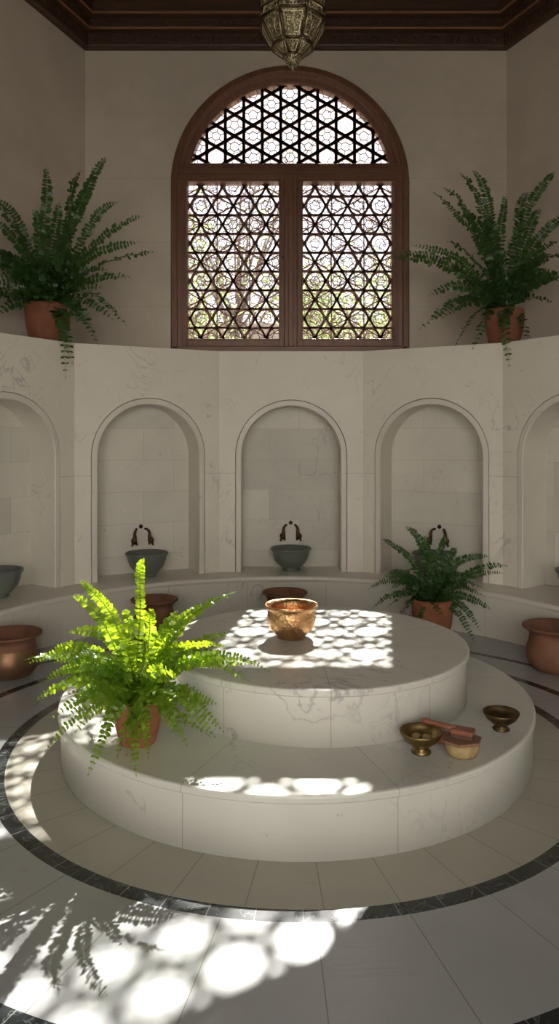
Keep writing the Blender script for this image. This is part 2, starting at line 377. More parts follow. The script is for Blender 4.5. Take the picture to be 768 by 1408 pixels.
# ---- marble niche wall: seven flat faces
NR = 0.435; NO = 0.488; ND = 0.29; SPR = 1.365
def face_xf(p, q):
    p = Vector((*p, 0)); q = Vector((*q, 0)); d = (q-p).normalized(); nn = Vector((-d.y, d.x, 0)); mid = (p+q)/2
    return (lambda u, dd, z: tuple(mid + d*u + nn*dd + Vector((0, 0, z)))), (q-p).length/2, mid, nn, d
faces = []
sides = ['far_left', 'left_niche', 'left_centre_niche', 'centre_niche', 'right_centre_niche', 'right_niche', 'far_right']
for i in range(7):
    p, q = V[i], V[i+1]
    xf, hw, mid, nn, d = face_xf(p, q); faces.append((xf, hw, mid, nn, d))
    m = MB()
    arch_panel(m, -hw, hw, BENCH, LEDGE, 0, BENCH, SPR, NO, 0, 0.06, xf, 48)
    # return behind the panel up to the ledge
    wall = struct(m.build('wall_'+sides[i], M['wall_marble']))
    # raised border, then the niche reveal and its back
    t = MB(); seg = 48
    def ring(R): return [(-R, BENCH)]+[(-R*math.cos(PI*k/seg), SPR+R*math.sin(PI*k/seg)) for k in range(seg+1)]+[(R, BENCH)]
    prof = [(NO-0.005, 0.03), (NO-0.005, 0.001), (NO-0.008, -0.002), (NR+0.006, -0.002), (NR, 0.004), (NR, 0.05)]
    rings = [(ring(R), dd) for R, dd in prof]
    for (ra, da), (rb, db) in zip(rings[:-1], rings[1:]):
        for k in range(len(ra)-1):
            t.add([xf(ra[k][0], da, ra[k][1]), xf(ra[k+1][0], da, ra[k+1][1]), xf(rb[k+1][0], db, rb[k+1][1]), xf(rb[k][0], db, rb[k][1])], [(0, 1, 2, 3)])
    t.build('arch_border', M['trim_marble'], wall)
    t = MB(); ra = ring(NR)
    for k in range(len(ra)-1):
        t.add([xf(ra[k][0], 0.05, ra[k][1]), xf(ra[k+1][0], 0.05, ra[k+1][1]), xf(ra[k+1][0], ND+0.01, ra[k+1][1]), xf(ra[k][0], ND+0.01, ra[k][1])],
              [(0, 1, 2, 3)], k not in (0, len(ra)-2))
    t.build('niche_reveal', M['trim_marble'], wall)
    t = MB(); hwb = NR+0.05; zt = SPR+NR+0.05
    t.add([xf(-hwb, ND, BENCH), xf(hwb, ND, BENCH), xf(hwb, ND, zt), xf(-hwb, ND, zt), xf(-hwb, ND+.04, BENCH), xf(hwb, ND+.04, BENCH), xf(hwb, ND+.04, zt), xf(-hwb, ND+.04, zt)],
          [(0, 1, 2, 3), (7, 6, 5, 4), (3, 2, 6, 7)], uvs=[(-hwb+i*1.7, BENCH-0.216), (hwb+i*1.7, BENCH-0.216), (hwb+i*1.7, zt-0.216), (-hwb+i*1.7, zt-0.216)]*2)
    t.build('niche_back', M['niche_stone'], wall, uv=True)
# ledge above the niches
def outset(P, d):
    out = []
    for k in range(len(P)):
        a = Vector(P[max(k-1, 0)]); b = Vector(P[k]); c = Vector(P[min(k+1, len(P)-1)]); t = (c-a).normalized(); out.append((b.x-t.y*d, b.y+t.x*d))
    return out
m = MB(); m.prism(outset(V, 0.003)+[(3.40, 3.60), B2, A2, A, B, (-2.95, 3.60)], LEDGE-0.12, LEDGE+0.0005)
struct(m.build('trim_1', M['wall_marble']))
# bench running round the rotunda
m = MB(); r = MB(); seg = 96; a0, a1 = math.radians(-22), math.radians(202)
nose = [(2.70, 0.300), (2.128, 0.300), (2.112, 0.306), (2.106, 0.322), (2.110, 0.338), (2.122, BENCH), (2.70, BENCH)]
for mm_, prof in ((m, nose), (r, [(2.62, 0.0), (2.13, 0.0), (2.13, 0.300), (2.62, 0.300)])):
    vs = []; fs = []; k = len(prof)
    for i in range(seg+1):
        a = a0+(a1-a0)*i/seg
        for R, zz in prof: vs.append((RC[0]+R*math.cos(a), RC[1]+R*math.sin(a), zz))
    for i in range(seg):
        for j in range(k):
            l = (j+1) % k; fs.append((i*k+j, (i+1)*k+j, (i+1)*k+l, i*k+l))
    fs += [tuple(range(k)), tuple(seg*k+j for j in range(k))[::-1]]
    mm_.add(vs, fs)
bo = thing('marble_bench', 'long curved white marble bench running below the arched niches', 'bench', (0, 0, 0))
m.build('seat_slab', M['bench_marble'], bo)
M['bench_riser'] = platform_mat('bench_riser_marble', RC[0], RC[1], 20, 9, (0.74, 0.70, 0.62))
r.build('riser', M['bench_riser'], bo)

# ---- ceiling and stepped carved cornice
m = MB(); m.prism([(-3.3, -3.4), (3.8, -3.4), (3.8, 4.4), (2.5, 7.46), (-2.2, 7.46), (-3.3, 4.4)], TOP, TOP+0.15)
struct(m.build('ceiling', M['ceiling_wood']))
def inset_line(p, q, r_, d):
    """point where two inner wall lines meet after moving inward by d"""
    def off(a, b):
        a = Vector(a); b = Vector(b); t = (b-a).normalized(); nn = Vector((t.y, -t.x)); return a+nn*d, t
    (a, t), (b, s_) = off(p, q), off(q, r_)
    den = t.x*s_.y-t.y*s_.x; k = ((b.x-a.x)*s_.y-(b.y-a.y)*s_.x)/den; return a+t*k
inner_pts = [Cc, B, A, A2, B2, C2]
def loop(d):
    pts = []
    for k in range(6):
        if k == 0: pts.append(Vector((Cc[0]+d, Cc[1])))
        elif k == 5: pts.append(Vector((C2[0]-d, C2[1])))
        else: pts.append(inset_line(inner_pts[k-1], inner_pts[k], inner_pts[k+1], d))
    return pts
def moulding(name, prof, mat, idx):
    m = MB()
    for (d0, z0), (d1, z1) in zip(prof[:-1], prof[1:]):
        la, lb = loop(d0), loop(d1)
        for k in range(5):
            m.add([(*la[k], z0), (*la[k+1], z0), (*lb[k+1], z1), (*lb[k], z1)], [(0, 1, 2, 3)])
    return struct(m.build(name, mat))
c1 = moulding('trim_2', [(0, 5.262), (0.045, 5.262), (0.062, 5.272), (0.050, 5.283), (0.055, 5.295), (0.055, 5.405), (0.115, 5.412), (0.12, 5.428), (0.11, 5.436), (0.105, 5.445),
              (0.105, 5.515), (0.175, 5.525), (0.18, 5.545), (0.17, 5.553), (0.165, 5.56), (0.165, 5.66), (0.32, 5.68), (0.32, 5.70), (0.30, 5.71), (0.30, 5.80), (0.50, 5.81), (0.50, TOP)], M['ceiling_wood'], 0)
for nm, prof in (('lower_edge', [(0.112, 5.409), (0.124, 5.409), (0.124, 5.424), (0.112, 5.424)]), ('upper_edge', [(0.172, 5.522), (0.184, 5.522), (0.184, 5.538), (0.172, 5.538)])):
    e = moulding(nm, prof+[prof[0]], M['edge_wood'], 0); e.parent = c1; del e['kind']
# carved medallions on the two friezes
def frieze(nm, d, zc, r, step, style):
    m = MB(); pts = loop(d)
    for k in range(5):
        p, q = pts[k], pts[k+1]
        if k in (0, 4): continue
        L = (q-p).length; t = (q-p)/L; nn = Vector((t.y, -t.x)); cnt = int(L/step)
        for i in range(cnt):
            u = (i+0.5)*L/cnt; c = p+t*u
            def P(a, b, out=0.006): v_ = c+t*a+nn*out; return (v_.x, v_.y, zc+b)
            if style == 0:
                m.tube([P(r*0.8*math.cos(PI*s_/10), r*0.75*math.sin(PI*s_/10)) for s_ in range(-2, 13)], 0.008, 5)
                for a in (-0.6, 0, 0.6): m.tube([P(0, -r*0.7), P(a*r*0.5, -0.05*r), P(a*r*0.75, r*0.4)], [0.004, 0.011, 0.003], 5)
                m.bar(P(-step*0.48, -r), P(-step*0.48, r), (t.x*0.004, t.y*0.004, 0), (nn.x*0.006, nn.y*0.006, 0))
            else:
                m.tube([P(r*0.9*math.cos(2*PI*s_/8), r*0.62*math.sin(2*PI*s_/8)) for s_ in range(9)], 0.005, 5)
                m.ball(P(0, 0, 0.003), r*0.3, n=8, m=4)
                m.tube([P(step*0.5, -r*0.5), P(step*0.5, r*0.5)], [0.009, 0.003], 5)
    return m.build(nm, M['ceiling_wood'], c1)
frieze('medallion_carving', 0.055, 5.348, 0.050, 0.185, 0)
frieze('rosette_carving', 0.105, 5.480, 0.030, 0.12, 1)
# ceiling boards between the cornices
m = MB()
for i in range(13):
    x = -2.2+i*0.38; m.box((x, -3.0, TOP-0.045), (x+0.09, 6.42, TOP))
struct(m.build('trim_3', M['ceiling_wood']))

# ---- arched window with carved screens
win = thing('window_1', None, None, (0, 0, 0)); win['kind'] = 'structure'
GL, GR = (-0.893, -0.007), (0.225, 1.104); GB, GT = 2.477, 3.996
LZ, LR, LB = 3.98, 0.99, 4.178
fy0, fy1 = WY-0.03, WY+0.14
m = MB()
segs = 64
# arched outer frame, profile in (radius, depth)
prof = [(WR+0.0, fy1), (WR+0.0, fy0+0.02), (WR-0.012, fy0), (WR-0.060, fy0), (WR-0.068, fy0+0.014), (WR-0.10, fy0+0.02), (WR-0.112, fy0+0.045), (LR+0.012, fy0+0.05), (LR, fy0+0.065), (LR, fy1)]
def fr(R): return [(WX-R, LEDGE)]+[(WX-R*math.cos(PI*k/segs), WZ+R*math.sin(PI*k/segs)) for k in range(segs+1)]+[(WX+R, LEDGE)]
rings = [(fr(R), dd) for R, dd in prof]; rings.append(rings[0])
for (ra, da), (rb, db) in zip(rings[:-1], rings[1:]):
    for k in range(len(ra)-1):
        m.add([(ra[k][0], da, ra[k][1]), (ra[k+1][0], da, ra[k+1][1]), (rb[k+1][0], db, rb[k+1][1]), (rb[k][0], db, rb[k][1])], [(0, 1, 2, 3)])
m.build('arched_frame', M['window_wood'], win)
m = MB(); m.box((WX-WR+0.02, fy0+0.012, 4.02), (WX+WR-0.02, fy1, 4.168)); m.box((WX-WR+0.06, fy0-0.008, 4.075), (WX+WR-0.06, fy0+0.03, 4.125)); m.box((WX-LR, fy0+0.03, 4.15), (WX+LR, fy1-0.02, LB))
m.build('transom', M['rail_wood'], win, bevel=0.005)
m = MB(); m.box((WX-WR+0.02, fy0+0.0, LEDGE), (WX+WR-0.02, fy1, 2.405)); m.build('bottom_rail', M['rail_wood'], win, bevel=0.006)
m = MB(); m.box((0.048, fy0+0.0, 2.40), (0.170, fy1, 4.02)); m.box((0.085, fy0-0.012, 2.40), (0.133, fy0+0.02, 4.02)); m.build('mullion', M['window_wood'], win, bevel=0.005)

DEP = 0.007
def seg_bar(m, p, q, wd, y, dep=DEP):
    p = Vector((p[0], y, p[1])); q = Vector((q[0], y, q[1])); t = (q-p)
    if t.length < 0.004: return
    t.normalize(); s_ = Vector((t.z, 0, -t.x))*wd/2
    m.bar(p, q, s_, (0, dep, 0))
def clip_rect(cx, cz, ang, R):
    x0, x1, z0, z1 = R; dx, dz = math.cos(ang), math.sin(ang); a, b = -9.0, 9.0
    for o_, d_, lo, hi in ((cx, dx, x0, x1), (cz, dz, z0, z1)):
        if abs(d_) < 1e-9:
            if o_ < lo or o_ > hi: return None
        else:
            u, v_ = (lo-o_)/d_, (hi-o_)/d_
            if u > v_: u, v_ = v_, u
            a = max(a, u); b = min(b, v_)
    return ((cx+dx*a, cz+dz*a), (cx+dx*b, cz+dz*b)) if b-a > 0.01 else None
def clip_lune(cx, cz, ang):
    r_ = clip_rect(cx, cz, ang, (-3, 3, LB-0.01, 6))
    if not r_: return None
    dx, dz = math.cos(ang), math.sin(ang); ox, oz = cx-WX, cz-LZ
    bq = ox*dx+oz*dz; cq = ox*ox+oz*oz-(LR+0.01)**2; disc = bq*bq-cq
    if disc <= 0: return None
    s0, s1 = -bq-math.sqrt(disc), -bq+math.sqrt(disc)
    t0 = (r_[0][0]-cx)*dx+(r_[0][1]-cz)*dz; t1 = (r_[1][0]-cx)*dx+(r_[1][1]-cz)*dz
    s0, s1 = max(s0, t0), min(s1, t1)
    return ((cx+dx*s0, cz+dz*s0), (cx+dx*s1, cz+dz*s1)) if s1-s0 > 0.01 else None
def family(m, clip, cx, cz, deg, sp, wd, y, ph=0.5, cnt=16, dep=DEP):
    a = math.radians(deg); nx, nz = -math.sin(a), math.cos(a)
    for k in range(-cnt, cnt+1):
        o_ = (k+ph)*sp; c = clip(cx+nx*o_, cz+nz*o_, a)
        if c: seg_bar(m, c[0], c[1], wd, y, dep)
def ring2d(m, inside, cx, cz, r, wd, y, n=18, dep=DEP, ph=0.0, star=None):
    pts = [(cx+(r if not star or k % 2 else star)*math.cos(2*PI*k/n+ph), cz+(r if not star or k % 2 else star)*math.sin(2*PI*k/n+ph)) for k in range(n+1)]
    for p, q in zip(pts[:-1], pts[1:]):
        if inside((p[0]+q[0])/2, (p[1]+q[1])/2): seg_bar(m, p, q, wd, y, dep)
ly = WY+0.075
# --- lunette: hexagon and triangle net
a_ = 0.208; sp = a_*math.sqrt(3)/2
m = MB(); cz0 = LZ+0.28
for dg in (90, 30, 150): family(m, clip_lune, WX, cz0, dg, sp, 0.032, ly)
inl = lambda x, z_: z_ > LB-0.01 and (x-WX)**2+(z_-LZ)**2 < (LR+0.01)**2
rnd = random.Random(4)
tr = MB()
for i in range(-6, 7):
    for j in range(-5, 6):
        hx = WX+i*sp; hz = cz0+(j+0.5*(i % 2))*a_
        if not inl(hx, hz) and not inl(hx, hz+0.08) and not inl(hx, hz-0.08): continue
        ring2d(m, inl, hx, hz, 0.092, 0.018, ly, 20)
        q = rnd.random()
        if q < 0.85:
            ph = rnd.random()*PI
            nn_ = 5 if q < 0.4 else 6
            ring2d(tr, inl, hx, hz, 0.041+rnd.random()*0.008, 0.0065, ly, nn_, 0.005, ph)
            for k in range(nn_):
                a = ph+2*PI*k/nn_
                p = (hx+0.043*math.cos(a), hz+0.043*math.sin(a)); q_ = (hx+0.086*math.cos(a), hz+0.086*math.sin(a))
                if inl(*p) and inl(*q_): seg_bar(tr, p, q_, 0.0060, ly, 0.005)
for i in range(-12, 13):
    for j in range(-10, 11):
        for bx_, bz_ in ((0, 0.5), (0.5*math.sqrt(3)/2, 0.25), (0.5*math.sqrt(3)/2, -0.25)):
            hx = WX+i*sp+bx_*a_; hz = cz0+(j+0.5*(i % 2))*a_+bz_*a_
            if inl(hx, hz) and abs(i) < 7: ring2d(m, inl, hx, hz, 0.014, 0.020, ly, 8)
lat = m.build('lunette_lattice', M['lattice_wood'], win)
tr.build('fine_tracery', M['lattice_wood'], lat)
# --- two sashes
def sash(x0, x1):
    m = MB(); so_ = 0.055; yy0 = fy0+0.02
    m.box((x0-so_, yy0, 2.405), (x0, fy1-0.02, GT+0.03)); m.box((x1, yy0, 2.405), (x1+so_, fy1-0.02, GT+0.03))
    m.box((x0, yy0, 2.405), (x1, fy1-0.02, GB)); m.box((x0, yy0, GT), (x1, fy1-0.02, GT+0.03))
    # inner bead
    bx_ = 0.014
    m.box((x0-bx_, yy0-0.010, GB-bx_), (x0, yy0, GT+bx_)); m.box((x1, yy0-0.010, GB-bx_), (x1+bx_, yy0, GT+bx_))
    m.box((x0, yy0-0.010, GB-bx_), (x1, yy0, GB)); m.box((x0, yy0-0.010, GT), (x1, yy0, GT+bx_))
    s_ = m.build('sash', M['window_wood'], win, bevel=0.003)
    cx = (x0+x1)/2; cz = (GB+GT)/2
    R = (x0-0.005, x1+0.005, GB-0.005, GT+0.005); clip = lambda a, b, g: clip_rect(a, b, g, R)
    ins = lambda a, b: R[0] < a < R[1] and R[2] < b < R[3]
    m = MB(); tr = MB()
    A_ = 0.212; s3 = A_*math.sqrt(3)/2
    for dg in (0, 60, 120): family(m, clip, cx, cz, dg, s3, 0.021, ly)
    for dg in (30, 90, 150): family(m, clip, cx, cz, dg, A_*1.5, 0.010, ly, 0.5)
    rr = random.Random(9)
    for i in range(-6, 7):
        for j in range(-5, 6):
            hx = cx+(j+0.5*(i % 2))*A_; hz = cz+i*s3
            if not ins(hx, hz) and not ins(hx+.08, hz) and not ins(hx-.08, hz) and not ins(hx, hz+.08) and not ins(hx, hz-.08): continue
            ring2d(m, ins, hx+rr.uniform(-.006, .006), hz+rr.uniform(-.006, .006), 0.090, 0.014, ly, 18)
            k_ = (i*2+j*3) % 3
            if k_ == 0: ring2d(m, ins, hx, hz, 0.058, 0.007, ly, 12, DEP, 0.2, 0.040)
            elif k_ == 1:
                ring2d(m, ins, hx, hz, 0.046, 0.008, ly, 6, DEP, 0.0)
                for k in range(6):
                    a = 2*PI*k/6; p = (hx+0.046*math.cos(a), hz+0.046*math.sin(a)); q = (hx+0.092*math.cos(a), hz+0.092*math.sin(a))
                    if ins(*p) and ins(*q): seg_bar(m, p, q, 0.007, ly)
            else:
                ring2d(tr, ins, hx, hz, 0.050, 0.005, ly, 5, 0.006, rr.random()*2)
    # small rosettes of odd-sided rings between the bars
    for i in range(-14, 15):
        for j in range(-11, 12):
            hx = cx+(j+0.5*(i % 2))*0.082+rr.uniform(-.016, .016); hz = cz+i*0.071+rr.uniform(-.016, .016)
            if not ins(hx, hz) or rr.random() < 0.25: continue
            nn_ = rr.choice((5, 5, 6, 7)); ph = rr.random()*2; r_ = rr.uniform(0.020, 0.031); ring2d(tr, ins, hx, hz, r_, 0.0046, ly, nn_, 0.004, ph)
            for k in range(nn_):
                if rr.random() < 0.45: continue
                a = ph+2*PI*k/nn_; p = (hx+r_*math.cos(a), hz+r_*math.sin(a)); q = (hx+(r_+0.03)*math.cos(a+0.2), hz+(r_+0.03)*math.sin(a+0.2))
                if ins(*p) and ins(*q): seg_bar(tr, p, q, 0.0044, ly, 0.004)
    lt = m.build('lattice', M['lattice_wood'], s_)
    m = tr; m.build('fine_tracery', M['lattice_wood'], s_)
    return s_
sash(*GL); sash(*GR)
m = MB(); m.ball((0.030, fy0+0.004, 3.26), 0.012); m.tube([(0.030, fy0+0.02, 3.26), (0.030, fy0-0.004, 3.26)], 0.006, 8); m.build('latch', M['tap_bronze'], win)

# ================================================================= THE PLATFORM
def tier(name, label, c, R, z0, z1, mat, slab=0.032):
    t = thing(name, label, 'platform', (0, 0, 0))
    m = MB(); m.lathe([(0.001, z0), (R-0.014, z0), (R-0.014, z1-slab)], 128, (c[0], c[1], 0)); m.build('drum', mat, t)
    for p in m.f: pass
    m = MB(); m.lathe([(0.001, z1-slab), (R-0.006, z1-slab), (R, z1-slab+0.006), (R, z1-0.010), (R-0.003, z1-0.003), (R-0.010, z1), (0.001, z1)], 128, (c[0], c[1], 0), False)
    m.build('top_slab', mat, t)
    return t
tier('lower_tier', 'wide low round marble step resting on the floor', T2, 1.163, 0.0, 0.240, M['tier_lower'])
tier('upper_tier', 'smaller round marble slab on top of the wide step', T1, 0.768, 0.240, 0.480, M['tier_upper'])

# ================================================================= FERNS
def frond(P0, T, lift, Lm, gap, rng, wleaf=0.5, roll=0.0, side_tilt=0.0, wob=0.012, face=None):
    """one arching frond: thin stem with paired oval leaflets"""
    P0 = Vector(P0); T = Vector(T); d = T-P0; h = Vector((d.x, d.y, 0)); L = d.length
    Cp = P0+h*0.38+Vector((0, 0, max(d.z, 0)*0.72+lift))
    N = 40; ph1, ph2 = rng.random()*6, rng.random()*6
    wv_ = lambda t: Vector((math.sin(t*7+ph1), math.cos(t*6+ph2), math.sin(t*8+ph2)*0.7))*wob*t*L/0.5
    w0 = wv_(1.0)
    pts = [P0*(1-t)**2+Cp*2*t*(1-t)+T*t*t+wv_(t)-w0*t for t in [i/N for i in range(N+1)]]
    ln = sum((b-a).length for a, b in zip(pts[:-1], pts[1:]))
    m = MB(); m.tube(pts[::2], [0.0030*(1-0.75*i/(N/2)) for i in range(N//2+1)], 4)
    up = Vector((0, 0, 1))
    hh = h.normalized() if h.length > 0.02 else Vector((math.cos(roll), math.sin(roll), 0))
    side = up.cross(hh).normalized()
    q0 = math.cos(side_tilt); side = (side*q0+(pts[1]-pts[0]).normalized().cross(side)*math.sin(side_tilt)).normalized()
    if face:
        t_ = (pts[N//2+1]-pts[N//2-1]).normalized(); nd = Vector(face); nd = nd-t_*nd.dot(t_)
        if nd.length > 0.15:
            s2 = t_.cross(nd.normalized()); side = (s2 - (pts[1]-pts[0]).normalized()*0).normalized()
            side = (side+Vector((rng.uniform(-.35, .35), rng.uniform(-.35, .35), rng.uniform(-.35, .35)))).normalized()
    pairs = max(10, int(ln*0.92/gap)); twist = rng.uniform(-0.5, 0.5)
    for k in range(pairs):
        u = 0.08+0.92*(k+0.5)/pairs; i = min(int(u*N), N-1); fr_ = u*N-i
        c = pts[i].lerp(pts[i+1], fr_); t = (pts[i+1]-pts[i]).normalized()
        side = (side-t*side.dot(t)).normalized(); n0 = side.cross(t).normalized()
        sd_ = (side*math.cos(twist*u)+n0*math.sin(twist*u)).normalized(); nn = sd_.cross(t).normalized()
        e = (u-0.08)/0.92
        l = Lm*min(1.0, 0.5+e*2.2)*(1-e**5)**0.7*(0.82+0.3*rng.random())
        if l < 0.003: l = 0.003
        for s_ in (-1, 1):
            jt = rng.uniform(-0.7, 0.7); dr = (sd_*s_*math.cos(0.3)+t*math.sin(0.22+rng.uniform(-.2, .2))+nn*rng.uniform(-0.5, 0.3)).normalized()
            wv = t*math.cos(jt)+nn*math.sin(jt); wv = (wv-dr*wv.dot(dr)).normalized(); ww = max(l*wleaf/2, 0.0022)
            dn = dr.cross(wv)*(l*rng.uniform(-0.15, 0.15)); ct = wv*ww*0.25
            m.add([c, c+dr*l*0.22+wv*ww*0.9, c+dr*l*0.62+wv*ww+dn*0.6, c+dr*l*0.92+wv*ww*0.45+dn, c+dr*l+ct+dn*1.2, c+dr*l*0.88-wv*ww*0.55+dn, c+dr*l*0.55-wv*ww*0.95+dn*0.6, c+dr*l*0.18-wv*ww*0.75],
                  [(0, 1, 2, 3, 4, 5, 6, 7)])
    return m
def pot_prof(r, h, style):
    if style == 'rim':      # flower pot with a plain thick rim, rounded lower body
        return [(0.001, 0), (r*0.66, 0), (r*0.74, h*0.03), (r*0.93, h*0.42), (r*0.99, h*0.72), (r*1.0, h*0.93), (r*0.985, h), (r*0.90, h), (r*0.885, h*0.96), (r*0.86, h*0.80), (0.001, h*0.80)]
    if style == 'urn':      # belly and flared lip
        return [(0.001, 0), (r*0.56, 0), (r*0.66, h*0.03), (r*0.82, h*0.17), (r*0.88, h*0.34), (r*0.87, h*0.50), (r*0.80, h*0.66), (r*0.765, h*0.76), (r*0.79, h*0.85),
                (r*0.92, h*0.92), (r*1.0, h*0.95), (r*1.0, h*0.985), (r*0.97, h), (r*0.90, h*0.985), (r*0.74, h*0.90), (r*0.62, h*0.78), (r*0.62, h*0.55), (r*0.66, h*0.3), (0.001, h*0.15)]
def fern(label, base, r, h, tips, rnd_n, Lm, gap, seed, leaf, spread, drop, rise, lift=(0.08, 0.22), potmat='terracotta', tilt=0.0, group=None, dep=0.2, wleaf=0.42, room=None, face=(0, -0.8, 0.6)):
    base = Vector(base); rng = random.Random(seed)
    t = thing('potted_fern', label, 'plant', base, 0, group)
    m = MB(); m.lathe(pot_prof(r, h, 'rim'), 48); m.build('pot', M[potmat], t)
    m = MB(); m.lathe([(0.001, h*0.90), (r*0.5, h*0.885), (r*0.88, h*0.86), (r*0.88, h*0.8)], 24); m.build('soil', M['soil'], t)
    crown = Vector((0, 0, h*0.87))
    def one(T, lf, fc=None):
        W = T+base
        if room: W = room(W); T = W-base
        a = rng.random()*2*PI; P0 = crown+Vector((math.cos(a), math.sin(a), 0))*r*0.35*rng.random()
        frond(P0, T, lf, Lm*rng.uniform(0.85, 1.1), gap, rng, wleaf, a, rng.choice((-1, 1))*rng.uniform(tilt*0.3, tilt), 0.012, fc).build('frond', leaf, t)
    for tp in tips:
        x, y = tp[0], tp[1]; dd = tp[2] if len(tp) > 2 else rng.uniform(-dep, dep*0.3)
        T = px(x, y, base.y+dd)-base; T = crown+(T-crown)*1.09
        hl = math.hypot(T.x, T.y); lf = (0.05+0.30*hl*(1 if T.z < h*1.6 else 0.35))*rng.uniform(0.9, 1.2)
        one(T, lf, face)
    for i in range(rnd_n):
        a = rng.random()*2*PI; rr = spread*rng.uniform(0.45, 1.0)
        q = rng.random(); zt = h*0.87+(rise*(1-q*q*1.2)*rng.uniform(0.5, 1)-drop*q*q)
        if zt < 0.5*h: rr *= 0.75; rr = max(rr, r*1.25)
        T = Vector((math.cos(a)*rr, math.sin(a)*rr, zt))
        one(T, lift[0]+(lift[1]-lift[0])*rng.random(), face if rng.random() < 0.5 else None)
    return t

# bright fern at the front on the wide step
def off_tier(W):
    for c, R_, z_ in ((T1, 0.80, 0.53), (T2, 1.19, 0.28)):
        if math.hypot(W.x-c[0], W.y-c[1]) < R_ and W.z < z_: W.z = z_+0.02
    return W
def off_left(W):
    W.y = min(W.y, 6.95); lim = -1.877-0.3775*(7.1-W.y)+0.12
    if W.x < lim:
        W.y -= 0.35; W.x = max(W.x, -1.877-0.3775*(7.1-W.y)+0.12)
    return W
def off_right(W):
    W.y = min(W.y, 6.95); W.x = min(W.x, 2.193+0.4325*(7.1-W.y)-0.12); return W
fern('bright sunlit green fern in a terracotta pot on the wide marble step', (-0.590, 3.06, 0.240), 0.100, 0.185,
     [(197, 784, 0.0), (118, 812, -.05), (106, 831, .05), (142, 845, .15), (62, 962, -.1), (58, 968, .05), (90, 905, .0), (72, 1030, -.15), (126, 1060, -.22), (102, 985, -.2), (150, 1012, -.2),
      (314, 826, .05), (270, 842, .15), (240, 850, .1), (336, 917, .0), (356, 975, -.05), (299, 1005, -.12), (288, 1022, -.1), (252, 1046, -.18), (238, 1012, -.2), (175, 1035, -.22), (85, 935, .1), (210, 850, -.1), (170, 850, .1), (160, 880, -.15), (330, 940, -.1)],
     70, 0.029, 0.0135, 3, M['leaf_sunlit'], 0.46, 0.16, 0.30, (0.05, 0.19), 'terracotta', 1.1, wleaf=0.66, room=off_tier)
# fern on the floor behind the platform
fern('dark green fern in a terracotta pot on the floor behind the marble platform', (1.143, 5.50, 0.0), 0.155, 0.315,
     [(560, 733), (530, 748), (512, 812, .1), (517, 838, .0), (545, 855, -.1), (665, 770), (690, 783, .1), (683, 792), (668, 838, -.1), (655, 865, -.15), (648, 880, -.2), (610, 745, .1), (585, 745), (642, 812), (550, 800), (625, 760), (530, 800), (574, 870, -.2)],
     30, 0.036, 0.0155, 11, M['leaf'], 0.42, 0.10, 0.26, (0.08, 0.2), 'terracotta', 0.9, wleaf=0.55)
# two large ferns on the ledge beside the window
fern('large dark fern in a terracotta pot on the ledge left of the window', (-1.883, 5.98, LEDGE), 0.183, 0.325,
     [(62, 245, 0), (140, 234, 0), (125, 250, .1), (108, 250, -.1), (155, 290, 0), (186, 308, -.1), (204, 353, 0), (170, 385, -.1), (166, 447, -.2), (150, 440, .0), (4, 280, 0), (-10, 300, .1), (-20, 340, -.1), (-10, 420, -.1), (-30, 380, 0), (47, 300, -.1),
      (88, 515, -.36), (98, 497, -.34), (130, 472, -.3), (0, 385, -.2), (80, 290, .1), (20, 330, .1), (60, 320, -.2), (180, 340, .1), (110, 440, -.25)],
     38, 0.056, 0.030, 21, M['leaf'], 0.52, 0.05, 0.50, (0.1, 0.25), 'shaded_terracotta', 1.3, wleaf=0.62, room=off_left)
fern('large dark fern in a terracotta pot on the ledge right of the window', (1.866, 6.10, LEDGE), 0.160, 0.300,
     [(603, 278, 0), (614, 272, .1), (636, 254, 0), (652, 250, .05), (692, 282, 0), (724, 278, .05), (757, 252, 0), (775, 305, 0), (780, 380, -.1), (548, 353, -.1), (546, 362, 0), (585, 452, -.2), (596, 410, -.1), (628, 478, -.2), (652, 478, -.2),
      (699, 500, -.42), (726, 484, -.3), (640, 300, -.1), (670, 300, .1), (740, 300, -.1), (620, 340, -.2), (760, 340, .1), (614, 438, -.2), (575, 345, .1)],
     36, 0.056, 0.028, 33, M['leaf'], 0.52, 0.04, 0.50, (0.1, 0.25), 'shaded_terracotta', 1.3, wleaf=0.62, room=off_right)

# ================================================================= VESSELS
def vessel(name, label, cat, loc, prof, mat, n=56, part=None):
    m = MB(); m.lathe(prof, n); o = m.build(name, mat); o.location = loc; return tag(o, label, cat)
# copper bowl on the platform
h = 0.172; r = 0.139
o = vessel('copper_bowl', 'shiny hammered copper bowl standing alone on the upper marble slab', 'bowl', (0.062, 3.80, 0.480),
  [(0.001, 0), (0.070, 0), (0.074, 0.004), (0.073, 0.014), (0.088, 0.024), (0.112, 0.052), (0.124, 0.085), (0.125, 0.115), (0.122, 0.140), (0.125, 0.152), (0.137, 0.160), (0.139, 0.167), (0.136, 0.172), (0.130, 0.170), (0.118, 0.154),
   (0.114, 0.140), (0.117, 0.115), (0.116, 0.085), (0.104, 0.055), (0.080, 0.030), (0.001, 0.022)], M['copper'], 72)
def foot_bowl(r, h): return [(0.001, 0), (r*0.46, 0), (r*0.47, h*0.07), (r*0.33, h*0.16), (r*0.31, h*0.26), (r*0.52, h*0.38), (r*0.80, h*0.60), (r*0.95, h*0.84), (r, h*0.975), (r*0.985, h), (r*0.955, h*0.985),
                             (r*0.90, h*0.84), (r*0.74, h*0.62), (r*0.45, h*0.42), (0.001, h*0.36)]
bw = thing('brass_bowl', 'brass footed bowl beside the lidded pot, coins of light metal inside', 'bowl', (0.571, 2.965, 0.240))
bw['label'] = 'brass footed bowl beside the lidded pot, round soaps inside'
m = MB(); m.lathe(foot_bowl(0.086, 0.088), 56); m.build('bowl_body', M['brass'], bw)
